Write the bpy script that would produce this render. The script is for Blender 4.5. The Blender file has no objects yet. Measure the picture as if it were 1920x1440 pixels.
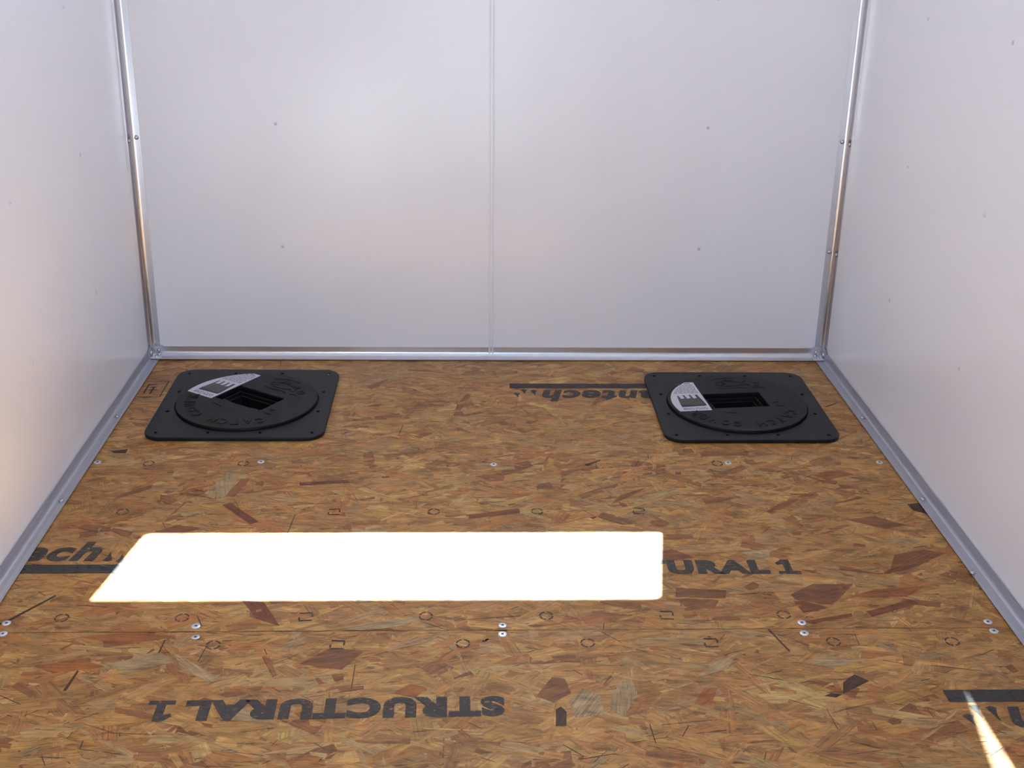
import bpy, bmesh, math, random
import numpy as np
from mathutils import Matrix, Vector, Euler

random.seed(4); rng = np.random.default_rng(11)
SC = bpy.context.scene
COL = SC.collection

# ------------------------------------------------------------------ camera
P_F, P_PITCH, P_YAW, P_ROLL = 2218.78, 0.36534, 0.0370, 0.01655
P_C = Vector((-0.06315, -2.88223, 1.15555)); P_U, P_V = 951.165, 635.742
cp, sp, cy, sy = math.cos(P_PITCH), math.sin(P_PITCH), math.cos(P_YAW), math.sin(P_YAW)
fwd = Vector((sy*cp, cy*cp, -sp)); rt = Vector((cy, -sy, 0)); up = rt.cross(fwd)
r2 = math.cos(P_ROLL)*rt + math.sin(P_ROLL)*up; u2 = -math.sin(P_ROLL)*rt + math.cos(P_ROLL)*up
cam_d = bpy.data.cameras.new('camera'); cam = bpy.data.objects.new('camera', cam_d); COL.objects.link(cam)
cam.matrix_world = Matrix(((r2.x, u2.x, -fwd.x, P_C.x), (r2.y, u2.y, -fwd.y, P_C.y), (r2.z, u2.z, -fwd.z, P_C.z), (0, 0, 0, 1)))
cam_d.sensor_fit = 'HORIZONTAL'; cam_d.sensor_width = 36; cam_d.lens = P_F/1920*36
cam_d.shift_x = (960-P_U)/1920; cam_d.shift_y = -(720-P_V)/1920
cam_d.clip_start = 0.02; cam_d.clip_end = 500
SC.camera = cam

# ------------------------------------------------------------------ light and exposure
K = 1.40                                  # tangent of the sun along the room
SUN_DIR = Vector((-0.165, -1.0, -K))      # the way the light travels
W = bpy.data.worlds.new('sky'); SC.world = W; W.use_nodes = True
nt = W.node_tree; nt.nodes.clear()
sky = nt.nodes.new('ShaderNodeTexSky'); sky.sky_type = 'NISHITA'; sky.sun_disc = False
sky.sun_elevation = math.atan(K/math.hypot(0.165, 1)); sky.sun_rotation = math.atan2(0.165, 1.0)
sky.air_density = 1.0; sky.dust_density = 1.5; sky.ozone_density = 1.0
bg = nt.nodes.new('ShaderNodeBackground'); bg.inputs['Strength'].default_value = 1.0
wo = nt.nodes.new('ShaderNodeOutputWorld')
nt.links.new(sky.outputs[0], bg.inputs[0]); nt.links.new(bg.outputs[0], wo.inputs[0])
sun_d = bpy.data.lights.new('sun', 'SUN'); sun = bpy.data.objects.new('sun', sun_d); COL.objects.link(sun)
sun_d.energy = 120.0; sun_d.angle = math.radians(0.35); sun_d.color = (0.84, 0.95, 1.0)
sun.rotation_euler = SUN_DIR.to_track_quat('-Z', 'Y').to_euler(); sun.location = (0.5, 4, 6)
SC.view_settings.view_transform = 'Standard'; SC.view_settings.look = 'None'
SC.view_settings.gamma = 1.0; SC.view_settings.use_curve_mapping = False
SC.view_settings.exposure = -0.82
SC.cycles.max_bounces = 14; SC.cycles.diffuse_bounces = 8; SC.cycles.glossy_bounces = 6
SC.cycles.sample_clamp_indirect = 20.0

# ------------------------------------------------------------------ materials
def new_mat(name):
    m = bpy.data.materials.new(name); m.use_nodes = True
    n = m.node_tree.nodes; return m, n, m.node_tree.links, n['Principled BSDF']
def srgb(r, g, b):
    f = lambda c: (c/255/12.92) if c/255 <= 0.04045 else ((c/255+0.055)/1.055)**2.4
    return (f(r), f(g), f(b), 1)
def ramp(n, stops):
    r = n.new('ShaderNodeValToRGB'); e = r.color_ramp.elements
    while len(e) < len(stops): e.new(0.5)
    for k, (p, c) in enumerate(stops): e[k].position = p; e[k].color = c
    return r
def bump(n, l, b, src, strength, dist):
    bn = n.new('ShaderNodeBump'); bn.inputs['Strength'].default_value = strength; bn.inputs['Distance'].default_value = dist
    l.new(src, bn.inputs['Height']); l.new(bn.outputs[0], b.inputs['Normal']); return bn
def noise(n, l, scale, detail=2, vec=None, rough=0.5):
    t = n.new('ShaderNodeTexNoise'); t.inputs['Scale'].default_value = scale; t.inputs['Detail'].default_value = detail
    t.inputs['Roughness'].default_value = rough
    if vec is not None: l.new(vec, t.inputs['Vector'])
    return t
def mapping(n, l, scale, coord='Object'):
    tc = n.new('ShaderNodeTexCoord'); mp = n.new('ShaderNodeMapping'); mp.inputs['Scale'].default_value = scale
    l.new(tc.outputs[coord], mp.inputs[0]); return mp.outputs[0]

def mat_plain(name, col, rough=0.5, metal=0.0, bscale=0, bstr=0.1, bdist=0.001):
    m, n, l, b = new_mat(name)
    b.inputs['Base Color'].default_value = col; b.inputs['Roughness'].default_value = rough; b.inputs['Metallic'].default_value = metal
    if bscale:
        t = noise(n, l, bscale, 3, mapping(n, l, (1, 1, 1))); bump(n, l, b, t.outputs[0], bstr, bdist)
    return m

def mat_wall():                           # glossy white painted sheet, very slightly wavy
    m, n, l, b = new_mat('white_sheet')
    v = mapping(n, l, (1, 1, 1))
    t = noise(n, l, 3.0, 2, v); r = ramp(n, [(0.3, srgb(236, 235, 239)), (0.7, srgb(239, 238, 242))])
    l.new(t.outputs[0], r.inputs[0]); l.new(r.outputs[0], b.inputs['Base Color'])
    b.inputs['Roughness'].default_value = 0.25; b.inputs['Specular IOR Level'].default_value = 0.6
    w = n.new('ShaderNodeMapping'); w.inputs['Scale'].default_value = (7, 7, 1.1); l.new(v, w.inputs[0])
    t2 = noise(n, l, 1.0, 1, w.outputs[0]); bump(n, l, b, t2.outputs[0], 0.35, 0.003)
    return m

def mat_alu(axis, r0=0.34, r1=0.42):                        # drawn aluminium, streaks along its length
    m, n, l, b = new_mat('aluminium_'+axis)
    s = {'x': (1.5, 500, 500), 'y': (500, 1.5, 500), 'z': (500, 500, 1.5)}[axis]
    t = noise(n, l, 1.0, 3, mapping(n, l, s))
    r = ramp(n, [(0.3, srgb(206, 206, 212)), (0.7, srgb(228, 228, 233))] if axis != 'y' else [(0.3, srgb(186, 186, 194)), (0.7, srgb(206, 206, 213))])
    l.new(t.outputs[0], r.inputs[0]); l.new(r.outputs[0], b.inputs['Base Color'])
    b.inputs['Metallic'].default_value = 1.0
    t3 = noise(n, l, 14.0, 3, mapping(n, l, (1, 1, 1)))
    mr = n.new('ShaderNodeMapRange'); mr.inputs['To Min'].default_value = r0; mr.inputs['To Max'].default_value = r1
    l.new(t3.outputs[0], mr.inputs[0]); l.new(mr.outputs[0], b.inputs['Roughness'])
    return m

def mat_strands():
    m, n, l, b = new_mat('pressed_wood_strands')
    a = n.new('ShaderNodeAttribute'); a.attribute_name = 'tint'
    g = n.new('ShaderNodeAttribute'); g.attribute_name = 'grain'
    mp = n.new('ShaderNodeMapping'); mp.inputs['Scale'].default_value = (16, 300, 1); l.new(g.outputs['Vector'], mp.inputs[0])
    t = noise(n, l, 1.0, 4, mp.outputs[0], 0.6); t.inputs['Distortion'].default_value = 1.1
    rr = ramp(n, [(0.30, (0.52, 0.48, 0.44, 1)), (0.5, (0.95, 0.95, 0.95, 1)), (0.70, (1.26, 1.25, 1.22, 1))])
    l.new(t.outputs[0], rr.inputs[0])
    mx = n.new('ShaderNodeMix'); mx.data_type = 'RGBA'; mx.blend_type = 'MULTIPLY'; mx.inputs['Factor'].default_value = 1.0
    l.new(a.outputs['Color'], mx.inputs['A']); l.new(rr.outputs[0], mx.inputs['B'])
    # fibres and mottling that run on across neighbouring strands
    tf = noise(n, l, 1.0, 7, mapping(n, l, (24, 62, 1)), 0.70); tf.inputs['Distortion'].default_value = 0.6
    rf = ramp(n, [(0.32, (0.50, 0.46, 0.42, 1)), (0.47, (0.92, 0.91, 0.90, 1)), (0.68, (1.28, 1.27, 1.27, 1))]); l.new(tf.outputs[0], rf.inputs[0])
    mf = n.new('ShaderNodeMix'); mf.data_type = 'RGBA'; mf.blend_type = 'MULTIPLY'; mf.inputs['Factor'].default_value = 0.85
    l.new(mx.outputs['Result'], mf.inputs['A']); l.new(rf.outputs[0], mf.inputs['B'])
    tb = noise(n, l, 1.0, 3, mapping(n, l, (7, 14, 1)), 0.5)
    rb = ramp(n, [(0.35, (0.90, 0.86, 0.82, 1)), (0.65, (1.05, 1.06, 1.08, 1))]); l.new(tb.outputs[0], rb.inputs[0])
    mb = n.new('ShaderNodeMix'); mb.data_type = 'RGBA'; mb.blend_type = 'MULTIPLY'; mb.inputs['Factor'].default_value = 1.0
    l.new(mf.outputs['Result'], mb.inputs['A']); l.new(rb.outputs[0], mb.inputs['B']); mx = mb
    # dark flecks and scuffs
    t2 = noise(n, l, 90, 3, mapping(n, l, (0.5, 1, 1)), 0.65)
    r2_ = ramp(n, [(0.24, (0.45, 0.38, 0.33, 1)), (0.36, (1, 1, 1, 1))]); l.new(t2.outputs[0], r2_.inputs[0])
    mx2 = n.new('ShaderNodeMix'); mx2.data_type = 'RGBA'; mx2.blend_type = 'MULTIPLY'; mx2.inputs['Factor'].default_value = 1.0
    l.new(mx.outputs['Result'], mx2.inputs['A']); l.new(r2_.outputs[0], mx2.inputs['B'])
    l.new(mx2.outputs['Result'], b.inputs['Base Color'])
    b.inputs['Roughness'].default_value = 0.42; b.inputs['Specular IOR Level'].default_value = 0.4
    ad = n.new('ShaderNodeMath'); ad.operation = 'ADD'; l.new(t.outputs[0], ad.inputs[0]); l.new(tf.outputs[0], ad.inputs[1])
    bump(n, l, b, ad.outputs[0], 0.6, 0.0010)
    return m

def mat_ink(name='faded_black_ink', lo=0.32, hi=0.46, col=(0.050, 0.046, 0.045, 1), top=0.86):
    m, n, l, b = new_mat(name)
    b.inputs['Base Color'].default_value = col; b.inputs['Roughness'].default_value = 0.6
    t = noise(n, l, 1.0, 5, mapping(n, l, (90, 240, 1)), 0.68)
    r = ramp(n, [(lo, (0.12, 0.12, 0.12, 1)), (hi, (top, top, top, 1))]); l.new(t.outputs[0], r.inputs[0])
    l.new(r.outputs[0], b.inputs['Alpha'])
    return m

def mat_glass():
    m, n, l, b = new_mat('window_glass'); out = n['Material Output']; n.remove(b)
    tr = n.new('ShaderNodeBsdfTransparent'); tr.inputs[0].default_value = (0.93, 0.95, 0.95, 1)
    gl = n.new('ShaderNodeBsdfGlossy'); gl.inputs['Roughness'].default_value = 0.02
    fr = n.new('ShaderNodeFresnel'); fr.inputs[0].default_value = 1.45
    mx = n.new('ShaderNodeMixShader'); 
    ge = n.new('ShaderNodeNewGeometry'); iv = n.new('ShaderNodeMath'); iv.operation = 'SUBTRACT'; iv.inputs[0].default_value = 1.0
    l.new(ge.outputs['Backfacing'], iv.inputs[1]); mu = n.new('ShaderNodeMath'); mu.operation = 'MULTIPLY'
    l.new(iv.outputs[0], mu.inputs[0]); l.new(fr.outputs[0], mu.inputs[1]); l.new(mu.outputs[0], mx.inputs[0]); l.new(tr.outputs[0], mx.inputs[1]); l.new(gl.outputs[0], mx.inputs[2])
    l.new(mx.outputs[0], out.inputs[0]); return m

def mat_ground():
    m, n, l, b = new_mat('grey_gravel')
    t = noise(n, l, 2.0, 8, mapping(n, l, (1, 1, 1)), 0.7); r = ramp(n, [(0.35, srgb(104, 103, 104)), (0.65, srgb(136, 135, 136))])
    l.new(t.outputs[0], r.inputs[0]); l.new(r.outputs[0], b.inputs['Base Color']); b.inputs['Roughness'].default_value = 0.9
    bump(n, l, b, noise(n, l, 60, 4, mapping(n, l, (1, 1, 1))).outputs[0], 0.6, 0.02); return m

M_WALL = mat_wall()
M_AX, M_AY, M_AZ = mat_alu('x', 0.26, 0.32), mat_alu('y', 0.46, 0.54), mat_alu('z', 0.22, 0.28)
M_STR = mat_strands(); M_INK = mat_ink(); M_INK2 = mat_ink('worn_black_ink', 0.30, 0.42, top=0.8)
M_CORE = mat_plain('board_core', srgb(120, 82, 50), 0.8, 0, 200, 0.5, 0.001)
M_PLASTIC = mat_plain('black_moulded_plastic', (0.0075, 0.008, 0.0105, 1), 0.42, 0, 700, 0.18, 0.0005)
M_PLASTIC_LID = mat_plain('black_moulded_plastic_lid', (0.0085, 0.0085, 0.009, 1), 0.50, 0, 500, 0.2, 0.0005)
for m_ in (M_PLASTIC, M_PLASTIC_LID): m_.node_tree.nodes['Principled BSDF'].inputs['Specular IOR Level'].default_value = 0.27
M_ZINC = mat_plain('zinc_plated_steel', (0.78, 0.82, 0.88, 1), 0.32, 1.0, 900, 0.1, 0.0002)
M_RECESS = mat_plain('screw_recess', (0.06, 0.09, 0.14, 1), 0.5, 0.6)
M_STEEL = mat_plain('rivet_steel', (0.50, 0.50, 0.53, 1), 0.16, 1.0)
M_WSCREW = mat_plain('white_painted_screw', srgb(214, 213, 218), 0.4)
M_WREC = mat_plain('white_screw_recess', srgb(172, 170, 178), 0.5)
M_PAPER = mat_plain('white_sticker', srgb(205, 203, 214), 0.38)
M_SINK = mat_plain('sticker_ink', srgb(58, 56, 84), 0.5)
M_SGREY = mat_plain('sticker_grey', srgb(78, 74, 72), 0.5)
M_SNAVY = mat_plain('sticker_navy', srgb(28, 30, 48), 0.45)
M_DARK = mat_plain('dark_underside_hole_shade', (0.02, 0.018, 0.016, 1), 0.8)  # subfloor colour, also painted shade inside the plate holes
M_GLASS = mat_glass(); M_GROUND = mat_ground()

# ------------------------------------------------------------------ helpers
def tag(o, label=None, cat=None, group=None, kind=None):
    for k, v in (('label', label), ('category', cat), ('group', group), ('kind', kind)):
        if v: o[k] = v
    return o
def empty(name, loc=(0, 0, 0), parent=None, rz=0):
    o = bpy.data.objects.new(name, None); COL.objects.link(o); o.location = loc; o.rotation_euler = (0, 0, rz)
    o.empty_display_size = 0.05
    if parent: o.parent = parent
    return o
def link(name, me, mat, parent=None, loc=(0, 0, 0), rot=(0, 0, 0)):
    o = bpy.data.objects.new(name, me); COL.objects.link(o)
    if mat and not me.materials: me.materials.append(mat)
    if parent: o.parent = parent
    o.location = loc; o.rotation_euler = rot
    return o
def pydata(verts, faces, smooth=False):
    me = bpy.data.meshes.new('mesh'); me.from_pydata([tuple(v) for v in verts], [], faces); me.update()
    bm = bmesh.new(); bm.from_mesh(me); bmesh.ops.recalc_face_normals(bm, faces=bm.faces); bm.to_mesh(me); bm.free()
    if smooth: me.polygons.foreach_set('use_smooth', [True]*len(me.polygons))
    return me
def rect(x0, x1, y0, y1, r=0.0, n=8):
    if r <= 0: return [(x0, y0), (x1, y0), (x1, y1), (x0, y1)]
    out = []
    for cx_, cy_, a0 in ((x1-r, y0+r, -90), (x1-r, y1-r, 0), (x0+r, y1-r, 90), (x0+r, y0+r, 180)):
        for k in range(n+1):
            a = math.radians(a0+90*k/n); out.append((cx_+r*math.cos(a), cy_+r*math.sin(a)))
    return out
def circ(cx_, cy_, r, n=24): return [(cx_+r*math.cos(2*math.pi*k/n), cy_+r*math.sin(2*math.pi*k/n)) for k in range(n)]
def eval_curve(cu):
    o = bpy.data.objects.new('tmp', cu); COL.objects.link(o)
    dg = bpy.context.evaluated_depsgraph_get(); dg.update()
    me = bpy.data.meshes.new_from_object(o.evaluated_get(dg)); bpy.data.objects.remove(o)
    me.materials.clear(); return me
def slab(loops, z0, z1, bev=0.0, fn=None):
    """A flat plate with holes (first loop the outline), filled and extruded from z0 to z1; fn maps (u, v, w) to space."""
    cu = bpy.data.curves.new('c', 'CURVE'); cu.dimensions = '2D'; cu.fill_mode = 'BOTH'
    for lp in loops:
        s = cu.splines.new('POLY'); s.points.add(len(lp)-1)
        for k, p in enumerate(lp): s.points[k].co = (p[0], p[1], 0, 1)
        s.use_cyclic_u = True
    cu.extrude = max((z1-z0)/2-bev, 0); cu.bevel_depth = bev; cu.bevel_resolution = 2
    if bev: cu.offset = -bev
    me = eval_curve(cu); bpy.data.curves.remove(cu)
    for v in me.vertices:
        c = v.co.copy(); c.z += (z0+z1)/2; v.co = Vector(fn(c.x, c.y, c.z)) if fn else c
    bm = bmesh.new(); bm.from_mesh(me); bmesh.ops.remove_doubles(bm, verts=bm.verts, dist=1e-5)
    bmesh.ops.recalc_face_normals(bm, faces=bm.faces); bm.to_mesh(me); bm.free()
    return me
def text_mesh(body, w=None, h=None, bold=0.0, extrude=0.0, shear=0.0, space=1.0):
    """Text as a mesh, its box moved to start at (0,0) and stretched to w by h."""
    cu = bpy.data.curves.new('t', 'FONT'); cu.body = body; cu.size = 1; cu.offset = bold; cu.extrude = extrude; cu.shear = shear; cu.space_character = space
    cu.resolution_u = 4
    me = eval_curve(cu); bpy.data.curves.remove(cu)
    co = np.array([v.co[:] for v in me.vertices]); lo, hi = co.min(0), co.max(0)
    sx = (w/(hi[0]-lo[0])) if w else 1; sy_ = (h/(hi[1]-lo[1])) if h else sx
    if w is None: sx = sy_
    for v in me.vertices: v.co = ((v.co.x-lo[0])*sx, (v.co.y-lo[1])*sy_, v.co.z)
    return me
def map_mesh(me, fn):
    for v in me.vertices: v.co = Vector(fn(v.co.x, v.co.y, v.co.z))
    me.update(); return me
def join(meshes):
    bm = bmesh.new()
    for m in meshes: bm.from_mesh(m)
    me = bpy.data.meshes.new('mesh'); bm.to_mesh(me); bm.free(); return me
def box(x0, x1, y0, y1, z0, z1, bev=0.0):
    bm = bmesh.new(); bmesh.ops.create_cube(bm, size=1)
    for v in bm.verts: v.co = ((x0+x1)/2+v.co.x*(x1-x0), (y0+y1)/2+v.co.y*(y1-y0), (z0+z1)/2+v.co.z*(z1-z0))
    if bev: bmesh.ops.bevel(bm, geom=list(bm.edges), offset=bev, segments=2, affect='EDGES', profile=0.5)
    me = bpy.data.meshes.new('mesh'); bm.to_mesh(me); bm.free(); return me
def lathe(prof, n=20):
    vs, fs = [], []
    for r, z in prof:
        for k in range(n):
            a = 2*math.pi*k/n; vs.append((r*math.cos(a), r*math.sin(a), z))
    for i in range(len(prof)-1):
        for k in range(n): fs.append((i*n+k, i*n+(k+1) % n, (i+1)*n+(k+1) % n, (i+1)*n+k))
    fs.append(tuple(range(n-1, -1, -1))); fs.append(tuple(range((len(prof)-1)*n, len(prof)*n)))
    me = pydata(vs, fs, True); return me

ALIGN = {'z': (0, 0, 0), 'back': (math.pi/2, 0, 0), 'left': (0, math.pi/2, 0), 'right': (0, -math.pi/2, 0), 'front': (-math.pi/2, 0, 0)}
FLAT = lathe([(0.0072, -0.0006), (0.0076, 0.0003), (0.0070, 0.0008), (0.0030, 0.0007)], 20); FLAT.materials.append(M_ZINC)
DOME = lathe([(0.0055, 0), (0.0055, 0.0008), (0.0049, 0.0022), (0.0034, 0.0034), (0.0014, 0.0039)], 16); DOME.materials.append(M_STEEL)
PAN = lathe([(0.0042, 0), (0.0042, 0.0006), (0.0034, 0.0014), (0.0014, 0.0017)], 14); PAN.materials.append(M_WSCREW)
def cross(s, t, z, h, mat):
    me = join([box(-s, s, -t, t, z-h, z), box(-t, t, -s, s, z-h, z)]); me.materials.append(mat); return me
CR_FLAT = cross(0.0026, 0.0009, 0.00105, 0.0006, M_RECESS)
CR_PAN = cross(0.0019, 0.0006, 0.00185, 0.0005, M_WREC)
def screw(name, me, parent, loc, side='z', spin=0.0, cr=None, level2=None):
    o = link(name, me, None, parent, loc, ALIGN[side])
    if side == 'z': o.rotation_euler = (0, 0, spin)
    return o
# flat screws carry their cross recess in the same mesh (two materials)
def with_cross(me, cr, spin=0.4):
    bm = bmesh.new(); bm.from_mesh(me); nf = len(bm.faces)
    c2 = cr.copy(); map_mesh(c2, lambda x, y, z: (x*math.cos(spin)-y*math.sin(spin), x*math.sin(spin)+y*math.cos(spin), z))
    bm.from_mesh(c2); bm.faces.ensure_lookup_table()
    for k, f in enumerate(bm.faces):
        f.material_index = 0 if k < nf else 1; f.smooth = k < nf
    out = bpy.data.meshes.new('mesh'); bm.to_mesh(out); bm.free()
    out.materials.append(me.materials[0]); out.materials.append(cr.materials[0]); return out
FLATX = with_cross(FLAT, CR_FLAT); PANX = with_cross(PAN, CR_PAN)

AW = 0.881          # half the width between the walls
LEN = 2.44          # length of the room
HGT = 2.0
HATCH = [(-0.5800, -0.3065), (0.5825, -0.3165)]

# ------------------------------------------------------------------ ground outside
g = link('ground', pydata([(-60, -60, -0.5), (60, -60, -0.5), (60, 60, -0.5), (-60, 60, -0.5)], [(0, 1, 2, 3)]), M_GROUND)
tag(g, kind='structure')

# ------------------------------------------------------------------ floor: two strand-board sheets with round cut-outs
floor = empty('floor'); tag(floor, kind='structure')
SEAM = -1.219
sheets = []
for (ya, yb) in ((SEAM+0.0003, 0.0), (-LEN, SEAM-0.0003)):
    loops = [rect(-AW, AW, ya, yb)]
    if yb == 0.0: loops += [circ(hx, hy, 0.150, 40) for hx, hy in HATCH]
    sheets.append(link('strand_board', slab(loops, -0.018, 0.0), M_CORE, floor))
sub = link('subfloor', box(-AW, AW, -LEN, 0.0, -0.075, -0.055), M_DARK, floor)

FLAKES = {
    'red': [[(-0.5472, -0.7912), (-0.5329, -0.7813), (-0.462, -0.8599), (-0.4767, -0.87)], [(-0.0562, -0.8323), (0.0445, -0.807), (0.0438, -0.8241), (-0.0552, -0.849)], [(0.6259, -1.171), (0.7125, -1.1358), (0.7244, -1.1475), (0.63, -1.1869)], [(0.5094, -1.1984), (0.5985, -1.1755), (0.5984, -1.185), (0.5191, -1.2063)], [(0.5265, -1.1377), (0.5645, -1.1592), (0.5161, -1.1733), (0.5069, -1.1376)], [(0.6926, -1.0533), (0.712, -1.0337), (0.7738, -1.0047), (0.7974, -1.0085), (0.7422, -1.0375)], [(-0.446, -1.1303), (-0.4088, -1.1354), (-0.371, -1.2062), (-0.4145, -1.1829)], [(-0.4077, -0.698), (-0.3102, -0.6864), (-0.3014, -0.6982), (-0.4036, -0.712)]],
    'brown': [[(-0.5491, -0.757), (-0.5274, -0.6814), (-0.5091, -0.679), (-0.5274, -0.7592)], [(0.2295, -0.7901), (0.2499, -0.7546), (0.3093, -0.7204), (0.2772, -0.7546)], [(0.3067, -1.0942), (0.397, -1.1034), (0.39, -1.1284), (0.3036, -1.1245)], [(0.3059, -1.1278), (0.3796, -1.1333), (0.3655, -1.1576), (0.3134, -1.1652)], [(0.5054, -1.1176), (0.5573, -1.084), (0.6293, -1.0845), (0.5714, -1.1512), (0.5106, -1.1343)], [(0.712, -1.0337), (0.7352, -0.9857), (0.7974, -0.967), (0.8381, -0.9806), (0.7797, -1.0158)], [(0.0466, -1.3911), (0.0725, -1.3457), (0.0932, -1.3486), (0.0985, -1.3853), (0.0725, -1.4066)], [(-0.7663, -0.7696), (-0.758, -0.7497), (-0.7033, -0.7044), (-0.7009, -0.7228)], [(-0.3267, -1.3077), (-0.2808, -1.266), (-0.2284, -1.2765), (-0.258, -1.3221)], [(0.2553, -0.983), (0.323, -0.9645), (0.358, -0.993), (0.2957, -1.0111)], [(0.6889, -0.8561), (0.7467, -0.8416), (0.7983, -0.8774), (0.7514, -0.8916)], [(-0.6868, -0.9208), (-0.6187, -0.8715), (-0.5658, -0.8818), (-0.6362, -0.9249)]],
    'tan': [[(-0.593, -0.7457), (-0.5597, -0.6551), (-0.5353, -0.6743), (-0.5481, -0.768)], [(0.4515, -0.9747), (0.504, -0.9655), (0.5022, -0.9938), (0.4653, -1.0029)], [(0.0946, -1.4043), (0.12, -1.3752), (0.1446, -1.3922), (0.144, -1.4359), (0.1019, -1.4414)], [(-0.5302, -1.2779), (-0.5059, -1.2921), (-0.4406, -1.3469), (-0.4557, -1.3533), (-0.5081, -1.3195)], [(0.2987, -1.3481), (0.3405, -1.3075), (0.3794, -1.2867), (0.3491, -1.3283)], [(0.1518, -1.4237), (0.1755, -1.3601), (0.1971, -1.3537), (0.2011, -1.3864), (0.1736, -1.4423)], [(-0.4263, -1.4412), (-0.4164, -1.411), (-0.3666, -1.4238), (-0.3393, -1.4482)], [(0.7394, -0.9277), (0.782, -0.924), (0.808, -0.9379), (0.7622, -0.9514)], [(-0.2687, -1.2147), (-0.2175, -1.1922), (-0.1375, -1.1821), (-0.1634, -1.2035), (-0.2328, -1.2225)], [(0.4566, -1.3086), (0.5296, -1.2952), (0.5783, -1.307), (0.5207, -1.3259)], [(-0.6281, -1.3047), (-0.5514, -1.2777), (-0.5211, -1.2989), (-0.5886, -1.3281)]],
    'orange': [[(0.283, -1.4127), (0.3064, -1.3746), (0.3271, -1.3748), (0.3109, -1.4156)], [(0.6069, -1.1267), (0.6622, -1.1019), (0.7513, -1.0939), (0.7119, -1.1242)], [(-0.6913, -1.2332), (-0.6089, -1.2192), (-0.5358, -1.2346), (-0.6164, -1.2557)], [(-0.175, -1.3823), (-0.1475, -1.3593), (-0.1225, -1.37), (-0.1379, -1.3929)], [(0.6671, -0.664), (0.7314, -0.6395), (0.7585, -0.6641), (0.6945, -0.6881)], [(-0.7424, -1.3104), (-0.674, -1.2904), (-0.6262, -1.3115), (-0.704, -1.3269)]],
    'dark': [[(0.5266, -1.3638), (0.5512, -1.344), (0.5699, -1.3603), (0.518, -1.3925)], [(0.488, -1.396), (0.5022, -1.3897), (0.518, -1.3925), (0.5058, -1.4)], [(0.073, -1.4228), (0.0815, -1.4167), (0.0886, -1.4291), (0.086, -1.4616), (0.0703, -1.4614)], [(-0.5531, -1.2418), (-0.5505, -1.2418), (-0.5538, -1.3123), (-0.5563, -1.3122)], [(0.4421, -1.2209), (0.4457, -1.2209), (0.4652, -1.2818), (0.4617, -1.2817)], [(-0.8312, -1.1901), (-0.7713, -1.1098), (-0.7676, -1.1131), (-0.827, -1.1947)], [(0.797, -0.3112), (0.8333, -0.2891), (0.8327, -0.2954), (0.7978, -0.3175)], [(0.1908, -0.6166), (0.2264, -0.5939), (0.2271, -0.599), (0.1947, -0.6241)], [(-0.6755, -1.3704), (-0.669, -1.3206), (-0.6657, -1.3233), (-0.6703, -1.3717)], [(-0.8343, -0.5526), (-0.7971, -0.5422), (-0.7973, -0.5629), (-0.8201, -0.5629)], [(0.8283, -0.792), (0.8626, -0.7876), (0.8643, -0.842), (0.832, -0.8183)]],
}
FLAKE_COL = {'red': (124, 68, 32), 'brown': (138, 86, 44), 'tan': (178, 148, 104), 'orange': (164, 98, 42), 'dark': (74, 46, 26)}
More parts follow.
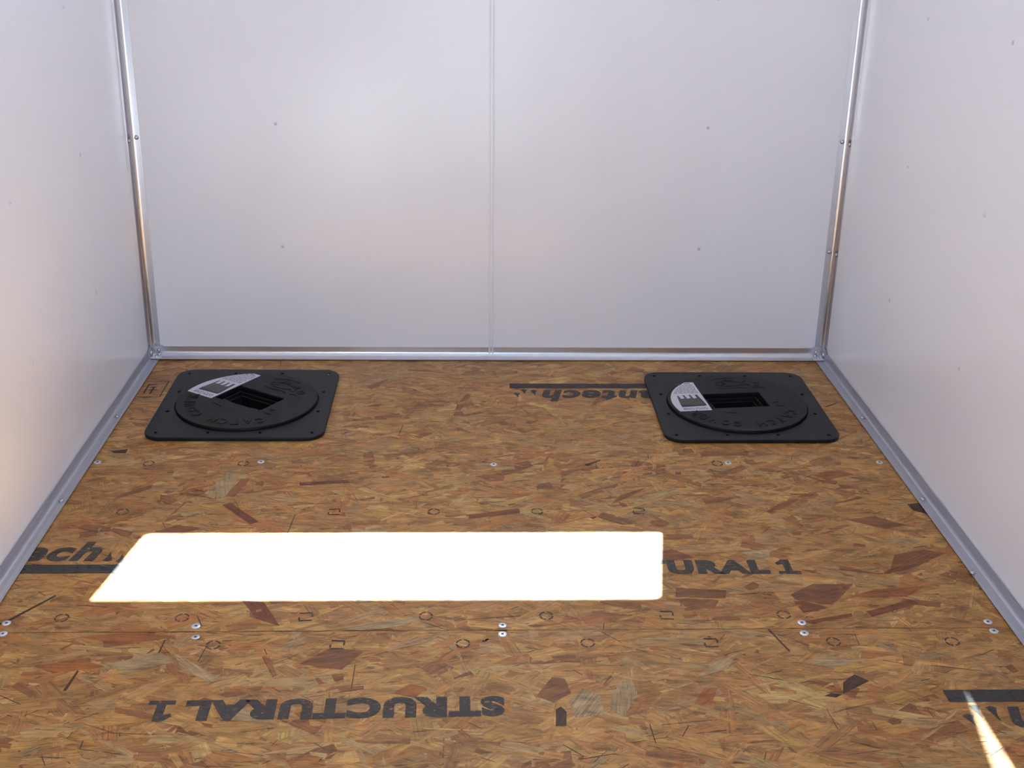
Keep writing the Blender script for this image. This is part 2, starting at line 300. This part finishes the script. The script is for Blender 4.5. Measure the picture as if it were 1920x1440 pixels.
def strand_mesh(y0, y1, n, holes):
    """Thin wood strands pressed flat one over another: real polygons with their own tilt, tint and grain."""
    L = np.clip(rng.lognormal(math.log(0.078), 0.48, n), 0.016, 0.170)
    Wd = np.clip(rng.lognormal(math.log(0.0185), 0.55, n), 0.003, 0.046); Wd = np.minimum(Wd, L*0.6)
    ang = rng.normal(0, math.radians(24), n)
    wild = rng.random(n) < 0.16; ang[wild] = rng.uniform(-math.pi/2, math.pi/2, wild.sum())
    cx_ = rng.uniform(-AW, AW, n); cy_ = rng.uniform(y0, y1, n)
    kind = rng.random(n)
    pal = np.array([srgb(199, 158, 106), srgb(184, 138, 88), srgb(190, 146, 92), srgb(178, 122, 70), srgb(182, 152, 118), srgb(140, 86, 54), srgb(204, 172, 128), srgb(164, 118, 76)])[:, :3]
    pr = np.array([0.20, 0.20, 0.16, 0.11, 0.11, 0.045, 0.055, 0.12])
    idx = rng.choice(len(pal), n, p=pr/pr.sum())
    mean = (pal*(pr/pr.sum())[:, None]).sum(0); pal = (mean+(pal-mean)*0.80)*np.array((0.96, 0.87, 0.60))
    tint = pal[idx]*rng.normal(1, 0.07, (n, 1)); tint = np.clip(tint*(1+rng.normal(0, 0.025, (n, 3))), 0.01, 0.9)
    crack_shadow = rng.random(n) < 0.085                      # cracks, plus thin shadows around strands put in as dark slivers
    Wd[crack_shadow] = rng.uniform(0.0006, 0.0016, crack_shadow.sum()); L[crack_shadow] *= rng.uniform(0.15, 0.6, crack_shadow.sum())
    tint[crack_shadow] = np.array(srgb(72, 46, 30)[:3])*rng.uniform(0.6, 1.4, (crack_shadow.sum(), 1))
    base = rng.uniform(0.0002, 0.0009, n); base[crack_shadow] = rng.uniform(0.0007, 0.0012, crack_shadow.sum())
    big = (rng.random(n) < 0.012) & ~crack_shadow; base[big] = 0.0010     # a few large ones lie on top
    Wd[big] = rng.uniform(0.014, 0.028, big.sum()); L[big] = rng.uniform(0.07, 0.12, big.sum())
    tl, tw = rng.normal(0, 0.0035, n), rng.normal(0, 0.010, n)
    # eight corners: both ends ragged
    e = rng.uniform(-0.35, 0.35, (n, 6))
    U = np.stack([-0.5+0.10*e[:, 0], -0.17+0*e[:, 0], 0.2+0*e[:, 0], 0.5+0.10*e[:, 1], 0.5+0.10*e[:, 2], 0.17+0*e[:, 0], -0.2+0*e[:, 0], -0.5+0.10*e[:, 3]], 1)
    V = np.stack([-0.5+0.5*np.abs(e[:, 4]), -0.5+0.12*e[:, 0], -0.5+0.12*e[:, 1], -0.5+0.6*np.abs(e[:, 5]), 0.5-0.5*np.abs(e[:, 4]), 0.5+0.12*e[:, 2], 0.5+0.12*e[:, 3], 0.5-0.6*np.abs(e[:, 5])], 1)
    u, v = U*L[:, None], V*Wd[:, None]
    ca, sa = np.cos(ang)[:, None], np.sin(ang)[:, None]
    x = cx_[:, None]+u*ca-v*sa; y = cy_[:, None]+u*sa+v*ca
    z = np.clip(base[:, None]+tl[:, None]*u+tw[:, None]*v, 0.00008, 0.00135)
    ok = np.ones(n, bool)
    for hx, hy in holes:
        ok &= ~((np.hypot(x-hx, y-hy) < 0.152).any(1))
    ok &= (np.abs(x) < AW-0.001).all(1) & (y > y0+0.0002).all(1) & (y < y1-0.0002).all(1)
    # keep edges filled: pull the strays in rather than dropping all of them
    x2 = np.clip(x, -AW+0.001, AW-0.001); y2 = np.clip(y, y0+0.0003, y1-0.0003)
    hole_ok = np.ones(n, bool)
    for hx, hy in holes: hole_ok &= ~((np.hypot(x-hx, y-hy) < 0.152).any(1))
    k = hole_ok; x, y, z, u, v, tint = x2[k], y2[k], z[k], u[k], v[k], tint[k]
    # larger flakes that catch the eye, pressed in last
    ex = []
    for kind_, polys in FLAKES.items():
        for q in polys:
            q = np.array(q); c = q.mean(0)
            if not (y0 <= c[1] <= y1): continue
            while len(q) < 8:
                j = int(np.argmax([np.hypot(*(q[(i+1) % len(q)]-q[i])) for i in range(len(q))]))
                q = np.insert(q, j+1, (q[j]+q[(j+1) % len(q)])/2, 0)
            w_ = q-c; d_ = w_[np.argmax((w_**2).sum(1))]; d_ = d_/np.hypot(*d_)
            uu, vv = w_@d_, w_@np.array([-d_[1], d_[0]])
            jit = 1+rng.uniform(-0.05, 0.05, (8, 1)); q = c+w_*jit
            ex.append((np.clip(q[:, 0], -AW+.001, AW-.001), np.clip(q[:, 1], y0+.0003, y1-.0003), np.full(8, 0.00125+rng.uniform(0, 0.0001)), uu, vv, np.array(srgb(*FLAKE_COL[kind_])[:3])*rng.uniform(0.9, 1.1)))
    x = np.concatenate([x, [e_[0] for e_ in ex]]); y = np.concatenate([y, [e_[1] for e_ in ex]]); z = np.concatenate([z, [e_[2] for e_ in ex]])
    u = np.concatenate([u, [e_[3] for e_ in ex]]); v = np.concatenate([v, [e_[4] for e_ in ex]]); tint = np.concatenate([tint, [e_[5] for e_ in ex]])
    m = len(x)
    me = bpy.data.meshes.new('mesh')
    me.vertices.add(m*8); me.vertices.foreach_set('co', np.stack([x, y, z], 2).reshape(-1).astype('f4'))
    me.loops.add(m*8); me.loops.foreach_set('vertex_index', np.arange(m*8, dtype='i4'))
    me.polygons.add(m); me.polygons.foreach_set('loop_start', np.arange(0, m*8, 8, dtype='i4'))
    me.update(calc_edges=True)
    at = me.attributes.new('tint', 'FLOAT_COLOR', 'POINT')
    c = np.ones((m, 8, 4), 'f4'); c[:, :, :3] = tint[:, None, :]; at.data.foreach_set('color', c.reshape(-1))
    gr = me.attributes.new('grain', 'FLOAT_VECTOR', 'POINT')
    off = rng.uniform(0, 30, (m, 2)); gg = np.zeros((m, 8, 3), 'f4'); gg[:, :, 0] = u+off[:, :1]; gg[:, :, 1] = v+off[:, 1:]
    gr.data.foreach_set('vector', gg.reshape(-1))
    me.validate(); return me
s0 = link('wood_strand', strand_mesh(SEAM+0.0003, 0.0, 15000, HATCH), M_STR, sheets[0]); s0['kind'] = 'stuff'
s1 = link('wood_strand', strand_mesh(-LEN, SEAM-0.0003, 13000, []), M_STR, sheets[1]); s1['kind'] = 'stuff'

# screws through the floor
for x, y in ((-0.844, -0.606), (-0.500, -0.604), (-0.004, -0.617), (0.502, -0.610), (0.833, -0.608),
             (-0.824, -1.193), (-0.510, -1.204), (-0.001, -1.206), (0.505, -1.203), (0.824, -1.203)):
    screw('screw', FLATX, sheets[0], (x, y, 0.0014), spin=random.uniform(0, 3))
for k, (x, y) in enumerate(((-0.819, -1.2195), (-0.504, -1.235), (-0.002, -1.231), (0.501, -1.233), (0.823, -1.2295), (-0.5, -1.83), (0, -1.83), (0.5, -1.83))):
    o = screw('screw', FLATX, sheets[1], (x, y-0.0035 if k in (0,) else y, 0.0014), spin=random.uniform(0, 3))
    if k in (1, 2): o.rotation_euler = (math.radians(-7 if k == 1 else 4), 0, 0.3); o['label'] = 'brighter tilted zinc screw'

# nailing marks printed on the boards
def ring_mark(sq):
    ms = []; R, t = 0.0108, 0.0014
    if sq:
        ms = [box(-R, R, -R-t, -R+t, 0, 0.0001), box(-R, R, R-t, R+t, 0, 0.0001),
              box(-R-t, -R+t, -R*0.75, -R*0.1, 0, 0.0001), box(R-t, R+t, -R*0.1, R*0.75, 0, 0.0001)]
    else:
        for a0, a1 in ((12, 82), (100, 172), (188, 262), (280, 350)):
            vs = []; n = 8
            for k in range(n+1):
                a = math.radians(a0+(a1-a0)*k/n); vs += [((R-t)*math.cos(a), (R-t)*math.sin(a), 0.0001), ((R+t)*math.cos(a), (R+t)*math.sin(a), 0.0001)]
            ms.append(pydata(vs, [(2*k, 2*k+1, 2*k+3, 2*k+2) for k in range(n)]))
    return join(ms)
MK_C, MK_S = ring_mark(False), ring_mark(True)
MK_C.materials.append(M_INK2); MK_S.materials.append(M_INK2)
ZI = 0.00145
for sheet, y, row in ((0, -1.179, [(-0.738, 'c'), (-0.538, 'c'), (-0.332, 's'), (-0.130, 'c'), (0.074, 'c'), (0.279, 's'), (0.480, 'c')]),
                      (1, -1.2575, [(-0.471, 'c'), (-0.271, 's'), (-0.067, 'c'), (0.137, 'c'), (0.340, 's'), (0.543, 'c'), (0.741, 'c')]),
                      (0, -0.820, [(-0.734, 'c'), (-0.322, 's'), (-0.126, 'c'), (0.078, 'c'), (0.280, 's')]),
                      (0, -0.612, [(-0.735, 'c'), (-0.536, 'c'), (0.478, 'c')])):
    for x, t in row:
        link('nailing_mark', MK_C if t == 'c' else MK_S, None, sheets[sheet], (x, y+random.uniform(-.001, .001), ZI), (0, 0, random.uniform(-0.1, 0.1)))
# printed words
def structural(w, h):
    m = text_mesh('STRUCTURAL', w*0.895, h, bold=0.072, space=1.17)
    a = w-0.024; one = pydata([(a-.016, 0, 0), (a+.024, 0, 0), (a+.024, h*.2, 0), (a+.011, h*.2, 0), (a+.011, h, 0), (a-.004, h, 0), (a-.016, h*.78, 0), (a-.013, h*.62, 0), (a-.003, h*.7, 0), (a-.003, h*.2, 0), (a-.016, h*.2, 0)], [tuple(range(11))])
    return join([m, one])
me = structural(0.534, 0.048)
link('printed_word', me, M_INK, sheets[1], (-0.004, -1.390, ZI), (0, 0, math.pi+0.012))
me = structural(0.522, 0.048)
link('printed_word', me, M_INK, sheets[0], (0.023, -1.049, ZI), (0, 0, -0.004))
def logo(sheet, x, y, rz, blen):
    """Maker's mark: a word, three small trees and a bar beneath, its right end at (x, y)."""
    ms = [box(-blen, 0, 0, 0.029, 0, 0.0001)]
    t = text_mesh('Grantech', 0.395, 0.070, bold=0.045, shear=0.22, space=1.12); map_mesh(t, lambda a, b, c: (a-0.472, b+0.040, 0.00005)); ms.append(t)
    for tx, ty, h in ((-0.058, 0.042, 0.034), (-0.034, 0.038, 0.028), (-0.016, 0.060, 0.026)):
        ms.append(pydata([(tx-0.009, ty, 0), (tx, ty-0.003, 0), (tx+0.009, ty, 0), (tx+0.003, ty+h*0.45, 0), (tx-0.003, ty+h, 0), (tx-0.004, ty+h*0.4, 0)], [(0, 1, 2, 3, 4, 5)]))
    link('printed_mark', join(ms), M_INK, sheets[sheet], (x, y, ZI), (0, 0, rz))
logo(0, 0.044, -0.176, math.pi, 0.50)
logo(0, -0.655, -1.041, 0.0, 0.205)
logo(1, 0.677, -1.384, math.pi, 0.195)
# grade stamp by the left edge
fr = join([box(-0.851, -0.796, -0.1685, -0.166, 0, 0.0001), box(-0.798, -0.7955, -0.262, -0.166, 0, 0.0001), box(-0.851, -0.796, -0.2635, -0.261, 0, 0.0001),
           box(-0.842, -0.838, -0.24, -0.185, 0, 0.0001), box(-0.842, -0.820, -0.189, -0.185, 0, 0.0001), box(-0.832, -0.812, -0.222, -0.218, 0, 0.0001),
           box(-0.826, -0.822, -0.245, -0.20, 0, 0.0001), box(-0.832, -0.818, -0.206, -0.202, 0, 0.0001)])
link('grade_stamp', fr, M_INK2, sheets[0], (0, 0, ZI))

# ------------------------------------------------------------------ walls
WT = 0.02
def wall_empty(name): return tag(empty(name), kind='structure')
BW = (-0.521, 0.464, 0.895*K, 1.146*K)           # window in the back wall: x0, x1, z0, z1
SW = (-1.70, -0.240, 1.415, 1.87)                 # window in the right wall: y0, y1, z0, z1
f_back = lambda u, v, w: (u, w, v)
f_right = lambda u, v, w: (AW+w, u, v)
f_left = lambda u, v, w: (-AW-w, u, v)
F = 0.012                                        # how far the cut-out clears the daylight opening
wb = wall_empty('wall_back')
xs = -0.0035
lo = [(-AW, 0), (xs, 0), (xs, BW[2]-F), (BW[0]-F, BW[2]-F), (BW[0]-F, BW[3]+F), (xs, BW[3]+F), (xs, HGT), (-AW, HGT)]
ro = [(xs+0.0015, 0), (AW, 0), (AW, HGT), (xs+0.0015, HGT), (xs+0.0015, BW[3]+F), (BW[1]+F, BW[3]+F), (BW[1]+F, BW[2]-F), (xs+0.0015, BW[2]-F)]
link('panel', slab([lo], 0.0, WT, fn=f_back), M_WALL, wb); link('panel', slab([ro], 0.0, WT, fn=f_back), M_WALL, wb)
def seam_strip(z0, z1):
    prof = [(-0.0062, 0.0), (-0.0060, -0.0036), (-0.0036, -0.0040), (-0.0026, -0.0006), (0.0026, -0.0006), (0.0036, -0.0040), (0.0060, -0.0036), (0.0062, 0.0)]
    vs = [(x-0.0028+dx, y, z) for z, dx in ((z0, 0.0045), (z1, -0.005)) for x, y in prof]; n = len(prof)
    return pydata(vs, [(k, k+1, n+k+1, n+k) for k in range(n-1)])
link('seam_strip', seam_strip(0.0, BW[2]-0.03), M_WALL, wb)
for x in (-0.527, 0.528):
    for z in (0.300, 0.6095, 0.915): screw('screw', PANX, wb, (x, 0.0, z), 'back')
wl = wall_empty('wall_left')
link('panel', slab([rect(-LEN, 0.0, -0.0, HGT)], 0.0, WT, fn=f_left), M_WALL, wl)
for y in (-0.378, -0.79, -1.2, -1.62):
    for z in (0.305, 0.612, 0.915): screw('screw', PANX, wl, (-AW, y, z), 'left')
wr = wall_empty('wall_right')
link('panel', slab([rect(-LEN, 0.0, -0.0, HGT), rect(SW[0]-F, SW[1]+F, SW[2]-F, SW[3]+F)], 0.0, WT, fn=f_right), M_WALL, wr)
for y in (-0.411, -0.813, -1.22, -1.62):
    for z in (0.306, 0.6085, 0.916): screw('screw', PANX, wr, (AW, y, z), 'right')
DOOR = (-0.34, 0.29, 0.02, 1.88)
wf = wall_empty('wall_front')
f_front = lambda u, v, w: (u, -LEN-w, v)
link('panel', slab([[(-AW, 0), (DOOR[0], 0), (DOOR[0], DOOR[3]), (DOOR[1], DOOR[3]), (DOOR[1], 0), (AW, 0), (AW, HGT), (-AW, HGT)]], 0.0, WT, fn=f_front), M_WALL, wf)
df = wall_empty('door_1')
link('door_frame', slab([[(DOOR[0]-0.03, 0), (DOOR[0]+0.004, 0), (DOOR[0]+0.004, DOOR[3]-0.004), (DOOR[1]-0.004, DOOR[3]-0.004), (DOOR[1]-0.004, 0), (DOOR[1]+0.03, 0), (DOOR[1]+0.03, DOOR[3]+0.03), (DOOR[0]-0.03, DOOR[3]+0.03)]], -0.004, WT+0.004, fn=f_front), M_AZ, df)
VX0, VX1, VY0, VY1 = -0.53, -0.24, -1.27, -0.98     # roof vent
ceil = wall_empty('ceiling')
link('panel', slab([rect(-AW-WT, AW+WT, -LEN-WT, WT), rect(VX0, VX1, VY0, VY1)], HGT, HGT+0.03), M_WALL, ceil)
link('vent_frame', slab([rect(VX0-0.03, VX1+0.03, VY0-0.03, VY1+0.03, 0.02), rect(VX0+0.003, VX1-0.003, VY0+0.003, VY1-0.003, 0.01)], HGT-0.006, HGT+0.036), M_WSCREW, ceil)

def window(name, b, fn, w0, w1):
    w = tag(empty(name), kind='structure')
    link('window_frame', slab([rect(b[0]-0.035, b[1]+0.035, b[2]-0.035, b[3]+0.035, 0.05), rect(b[0], b[1], b[2], b[3], 0.014)], w0, w1, 0.002, fn=fn), M_WSCREW, w)
    link('pane', slab([rect(b[0]-0.01, b[1]+0.01, b[2]-0.01, b[3]+0.01, 0.03)], 0.004, 0.0045, fn=fn), M_GLASS, w)
window('window_1', BW, f_back, -0.010, 0.020)
window('window_2', SW, f_right, -0.0015, 0.0215)

# ------------------------------------------------------------------ aluminium cove trims
def cove(leg1, leg2, r=0.013, t=0.0016, seg=10):
    """Section in (a, b): a runs along the first leg, b along the second, inner corner rounded."""
    inner = [(leg1, t), (r+t, t)]
    for k in range(1, seg):
        a = math.radians(-90-90*k/seg); inner.append((t+r+r*math.cos(a), t+r+r*math.sin(a)))
    inner += [(t, r+t), (t, leg2)]
    return inner+[(0, leg2), (0, 0), (leg1, 0)]
def extrude_prof(prof, s0, s1, fn, cut0=0.0, cut1=0.0):
    """fn(a, b, s); the ends can be mitred by cut * a."""
    n = len(prof); vs = [fn(a, b, s0+cut0*a) for a, b in prof]+[fn(a, b, s1-cut1*a) for a, b in prof]
    fs = [(k, (k+1) % n, n+(k+1) % n, n+k) for k in range(n)]+[tuple(range(n)), tuple(range(n, 2*n))]
    me = pydata(vs, fs, False)
    for p in me.polygons: p.use_smooth = len(p.vertices) == 4
    me.update()
    bm = bmesh.new(); bm.from_mesh(me)
    for e in bm.edges:
        if len(e.link_faces) == 2 and e.calc_face_angle(0) > 0.5: e.smooth = False
    bm.to_mesh(me); bm.free(); return me
Z0 = 0.0035
T = 0.0269
b_back = link('baseboard_back', extrude_prof(cove(T, 0.0262, 0.012), -AW+0.002, AW-0.002, lambda a, b, s: (s, -a, Z0+b), 1.0, 1.0), M_AX); tag(b_back, kind='structure')
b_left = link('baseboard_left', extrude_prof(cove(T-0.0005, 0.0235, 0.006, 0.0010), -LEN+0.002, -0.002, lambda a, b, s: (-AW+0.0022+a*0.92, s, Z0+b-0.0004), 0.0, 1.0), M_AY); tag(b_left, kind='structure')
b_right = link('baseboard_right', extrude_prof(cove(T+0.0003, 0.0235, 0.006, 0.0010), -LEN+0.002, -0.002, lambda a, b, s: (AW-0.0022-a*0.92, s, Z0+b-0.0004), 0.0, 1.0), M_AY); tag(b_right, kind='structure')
t1 = link('trim_1', extrude_prof(cove(0.0256, 0.0256, 0.0125), 0.030, HGT-0.002, lambda a, b, s: (-AW+a, -b, s)), M_AZ); tag(t1, kind='structure')
t2 = link('trim_2', extrude_prof(cove(0.0256, 0.0256, 0.0125), 0.030, HGT-0.002, lambda a, b, s: (AW-a, -b, s)), M_AZ); tag(t2, kind='structure')
# rivets of the upright trims
for z in (0.573,):
    screw('rivet', DOME, t1, (-AW+0.0165, -0.0022, z), 'back'); screw('rivet', DOME, t1, (-AW+0.0022, -0.0165, z-0.006), 'left')
for z in (0.578, 0.2945):
    screw('rivet', DOME, t2, (AW-0.0165, -0.0022, z), 'back'); screw('rivet', DOME, t2, (AW-0.0022, -0.0165, z-0.004), 'right')
RV = [-0.383, -0.781, -1.18, -1.58]
for y in RV: screw('rivet', DOME, b_left, (-AW+0.0165, y, Z0+0.0014))
for y in (-0.385, -0.779): screw('rivet', DOME, b_right, (AW-0.0155, y, Z0+0.0014))
o = screw('rivet', DOME, b_right, (AW-0.0245, -1.055, Z0+0.0016)); o.rotation_euler = (0, -0.35, 0); o['label'] = 'loose rivet hanging over the trim edge'
for x in (-0.537, 0.522): screw('rivet', PAN, b_back, (x, -0.018, Z0+0.0016))
# pressed corner brackets at the foot of both corners
for sx, par in ((-1, t1), (1, t2)):
    X = lambda a: sx*(AW-a)
    sh = pydata([(X(0.0035), -0.030, Z0+0.0035), (X(0.030), -0.0035, Z0+0.0035), (X(0.0335), -0.0300, Z0+0.0022), (X(0.0035), -0.0035, Z0+0.0035),
                 (X(0.034), -0.0030, Z0+0.030), (X(0.0035), -0.0030, Z0+0.036), (X(0.0032), -0.033, Z0+0.028),
                 (X(0.010), -0.010, Z0+0.0105)],
                [(3, 7, 1), (7, 2, 1), (7, 0, 2), (3, 0, 7), (3, 1, 4, 5), (3, 5, 6, 0)])
    br = link('corner_bracket', sh, M_AX, par)
    so = br.modifiers.new('s', 'SOLIDIFY'); so.thickness = 0.0012; so.offset = 0
    for x, y, z, s in ((0.022, -0.0036, 0.020, 'back'), (0.023, -0.0060, 0.0095, 'back'), (0.0045, -0.018, 0.018, 'left' if sx < 0 else 'right'), (0.019, -0.021, Z0+0.0045, 'z')):
        r_ = screw('rivet', DOME, br, (X(x), y, z), s)
        r_.scale = (0.95, 0.95, 1.3)
ctrim = empty('trim_3'); tag(ctrim, kind='structure')
link('cove_strip', extrude_prof(cove(0.0256, 0.0256, 0.0125), -AW, AW, lambda a, b, s: (s, -a, HGT-b)), M_AX, ctrim)
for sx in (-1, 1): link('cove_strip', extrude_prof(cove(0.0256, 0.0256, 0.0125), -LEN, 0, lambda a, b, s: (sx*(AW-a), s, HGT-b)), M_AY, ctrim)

# ------------------------------------------------------------------ hatch covers
def pin(me, rot): return map_mesh(me, lambda x, y, z: (x*math.cos(rot)-y*math.sin(rot), x*math.sin(rot)+y*math.cos(rot), z))
def hatch(cx_, cy_, rot, label, lit_screw):
    h = empty('hatch_cover', (cx_, cy_, 0.0014)); h.scale = (0.986, 0.975, 1.0); tag(h, label, 'hatch cover', 'ice hole covers set in the floor')
    S, RL = 0.2025, 0.1665
    offs = (-0.1755, -0.0585, 0.0585, 0.1755)
    hp = [(x, y) for x in offs for y in offs if abs(x) > 0.1 or abs(y) > 0.1]
    loops = [rect(-S, S, -S, S, 0.042, 12), circ(0, 0, RL+0.0022, 72)]+[circ(x, y, 0.0040, 12) for x, y in hp]
    link('mounting_plate', slab(loops, 0.0, 0.0085, 0.0014), M_PLASTIC, h)
    # inner ring below, that carries the lid
    link('mounting_ring', slab([circ(0, 0, 0.146, 48), circ(0, 0, 0.128, 48)], -0.045, 0.003), M_PLASTIC, h)
    link('rim_ledge', slab([circ(0, 0, RL+0.004, 48), circ(0, 0, 0.140, 48)], 0.0005, 0.0025), M_PLASTIC, h)
    for x, y in hp:
        s = link('hole_shade_disc', lathe([(0.0038, 0.0006), (0.0038, 0.0016)], 12), M_DARK, h, (x, y, 0))  # dark disc in each open hole, its shade put into the colour
    if lit_screw:
        s = screw('screw', DOME, h, (0.1755, 0.170, 0.0058)); s.scale = (0.55, 0.55, 0.9); s['label'] = 'bright screw head in the far corner hole'
    # lid
    rx0, rx1, ry0, ry1 = -0.0715, 0.0715, -0.034, 0.052
    bx = 0.040
    # pocket outline with a finger gap in the near edge
    lid_o = link('lid', slab([circ(0, 0, RL, 96), rect(rx0, rx1, ry0, ry1, 0.002, 2)], 0.004, 0.0145, 0.0012), M_PLASTIC_LID, h, rot=(0, 0, rot))
    # pocket: floor, walls, inner U rib, lugs and finger ramp
    pk = [box(rx0-0.004, rx1+0.004, ry0-0.004, ry1+0.004, -0.026, -0.023)]
    pk += [box(rx0-0.004, rx0, ry0-0.004, ry1+0.004, -0.026, 0.010), box(rx1, rx1+0.004, ry0-0.004, ry1+0.004, -0.026, 0.010),
           box(rx0-0.004, rx1+0.004, ry0-0.004, ry0, -0.026, 0.010), box(rx0-0.004, rx1+0.004, ry1, ry1+0.004, -0.026, 0.010)]
    link('pocket', join(pk), M_PLASTIC, lid_o)
    rb = []
    for k, (ins, top) in enumerate(((0.007, 0.004), (0.016, -0.002))):
        a0, a1, b0, b1, tt = rx0+ins, rx1-ins, ry0+0.0, ry1-ins, 0.003
        rb += [box(a0, a0+tt, b0, b1, -0.023, top, 0.0006), box(a1-tt, a1, b0, b1, -0.023, top, 0.0006), box(a0, a1, b1-tt, b1, -0.023, top, 0.0006)]
    link('pull_handle', join(rb), M_PLASTIC_LID, lid_o)
    for sx in (-1, 1):
        link('lug', box(sx*0.046-0.011, sx*0.046+0.011, ry0, ry0+0.014, -0.023, 0.0085, 0.0015), M_PLASTIC_LID, lid_o)
    link('finger_ramp', pydata([(-0.022, ry0, 0.0125), (0.022, ry0, 0.0125), (0.020, ry0+0.026, -0.004), (-0.020, ry0+0.026, -0.004), (-0.022, ry0, -0.022), (0.022, ry0, -0.022)],
                               [(0, 1, 2, 3), (0, 3, 4), (1, 5, 2), (0, 4, 5, 1), (2, 5, 4, 3)]), M_PLASTIC_LID, lid_o)
    # raised lettering running round the near rim, tops outwards
    word = 'CATCH COVER'
    for k, ch in enumerate(word):
        if ch == ' ': continue
        a = math.radians(-33-121*k/(len(word)-1)); rr = 0.120
        m = text_mesh(ch, 0.0190, 0.026, bold=0.012, extrude=0.0013)
        map_mesh(m, lambda x, y, z: (x-0.008, y, z)); phi = a-math.pi/2
        pin(m, phi); map_mesh(m, lambda x, y, z, a=a: (x+rr*math.cos(a), y+rr*math.sin(a), z+0.0147)); link('raised_letter', m, M_PLASTIC_LID, lid_o)
    # raised fish emblem and swirls on the far rim
    def stroke(pts, w=0.0022, z0=0.0142, z1=0.0158):
        vs = []
        for k, p in enumerate(pts):
            q0 = pts[max(k-1, 0)]; q1 = pts[min(k+1, len(pts)-1)]
            dx, dy = q1[0]-q0[0], q1[1]-q0[1]; L_ = math.hypot(dx, dy) or 1; nx, ny = -dy/L_*w/2, dx/L_*w/2
            vs += [(p[0]+nx, p[1]+ny, z0), (p[0]-nx, p[1]-ny, z0), (p[0]+nx*0.6, p[1]+ny*0.6, z1), (p[0]-nx*0.6, p[1]-ny*0.6, z1)]
        fs = []
        for k in range(len(pts)-1):
            a, b = 4*k, 4*k+4
            fs += [(a, a+2, b+2, b), (a+2, a+3, b+3, b+2), (a+3, a+1, b+1, b+3)]
        return pydata(vs, fs)
    ems = [stroke([(0.012+0.034*math.cos(t), 0.108+0.014*math.sin(t)) for t in np.linspace(0.35, 2*math.pi-0.35, 26)]),
           stroke([(0.044, 0.113), (0.062, 0.124), (0.057, 0.108), (0.062, 0.092), (0.044, 0.103)]),
           stroke([(-0.004, 0.121), (0.008, 0.134), (0.026, 0.131), (0.030, 0.119)]),
           stroke([(-0.030, 0.130), (-0.014, 0.140), (0.010, 0.146), (0.040, 0.143)]),
           stroke([(-0.010, 0.101), (0.004, 0.107), (-0.004, 0.114)]),
           stroke([(0.070, 0.100), (0.078, 0.112), (0.090, 0.104), (0.084, 0.090), (0.074, 0.092)]),
           stroke([(0.064, 0.078), (0.080, 0.082), (0.096, 0.074)]),
           stroke([(-0.022, 0.084), (0.004, 0.080), (0.030, 0.084), (0.050, 0.078)])]
    link('raised_emblem', join(ems), M_PLASTIC_LID, lid_o)
    for pts in ([(0.084, -0.014), (0.100, -0.012), (0.096, -0.022)], [(0.088, -0.036), (0.108, -0.034)], [(-0.05, -0.060), (-0.02, -0.066)]):
        link('raised_rib', stroke(pts), M_PLASTIC_LID, lid_o)
    # sticker: a segment of the lid with cut-off ends
    R_, xc, yt, yb = 0.1590, -0.0745, 0.1265, -0.0445
    a_t = math.pi-math.asin(yt/R_); a_b = math.pi+math.asin(-yb/R_)
    out = [(xc, yb), (xc, yt)]+[(R_*math.cos(a_t+(a_b-a_t)*k/16), R_*math.sin(a_t+(a_b-a_t)*k/16)) for k in range(17)]
    st = link('sticker', slab([out], 0.01455, 0.01485), M_PAPER, h, rot=(0, 0, rot))
    zt = 0.0149
    pic = pydata([(-0.1370, 0.0450, zt), (-0.1300, 0.0490, zt), (-0.0860, 0.0490, zt), (-0.0795, -0.0160, zt), (-0.0860, -0.0190, zt), (-0.1400, -0.0190, zt), (-0.1420, -0.0080, zt)], [(0, 1, 2, 3, 4, 5, 6)])
    link('printed_picture', pic, M_SGREY, st)
    dk = join([pydata([(-0.1420, -0.0080, zt+.0001), (-0.1410, -0.0220, zt+.0001), (-0.0800, -0.0180, zt+.0001), (-0.0790, -0.0080, zt+.0001), (-0.110, -0.0115, zt+.0001)], [(0, 1, 2, 3, 4)]),
               pydata([(-0.094, 0.049, zt+.0001), (-0.086, 0.049, zt+.0001), (-0.0790, -0.008, zt+.0001), (-0.0835, -0.008, zt+.0001)], [(0, 1, 2, 3)])])
    link('printed_border', dk, M_SNAVY, st)
    wt = join([pydata([(x, 0.051, zt+.0002), (x+0.0105, 0.051, zt+.0002), (x+0.0120, 0.030, zt+.0002), (x+0.0030, 0.026, zt+.0002)], [(0, 1, 2, 3)]) for x in (-0.134, -0.1185, -0.103)])
    link('printed_scallops', wt, M_PAPER, st)
    w1 = text_mesh('CATCH COVER', 0.060, 0.0125, bold=0.02); map_mesh(w1, lambda x, y, z: (-0.0825-x, -0.0260-y, zt)); link('printed_text', w1, M_SINK, st)
    lines = []
    for k in range(9):
        yy = 0.060+0.0062*k; x_l = -math.sqrt(max(R_**2-yy**2, 0))+0.006; x_r = xc-0.004
        xx = x_l
        while xx < x_r-0.004:
            ww = random.uniform(0.003, 0.010); ww = min(ww, x_r-xx)
            lines.append(box(xx, xx+ww, yy, yy+0.0022, zt-0.0001, zt)); xx += ww+random.uniform(0.0012, 0.0025)
    link('printed_small_print', join(lines), M_SINK, st)
    blob = join([pydata([(-0.115+0.008*math.cos(a), 0.1155+0.0045*math.sin(a), zt+.0001) for a in np.linspace(0, 2*math.pi, 11)[:-1]], [tuple(range(10))]),
                 box(-0.100, -0.086, 0.1165, 0.1195, zt, zt+0.0001)])
    link('printed_emblem', blob, M_SNAVY, st)
    return h
hatch(*HATCH[0], math.radians(-34), 'black square hatch cover in the left corner, lid turned askew, white sticker', True)
hatch(*HATCH[1], math.radians(5.6), 'black square hatch cover in the right corner, lid almost straight, white sticker', False)
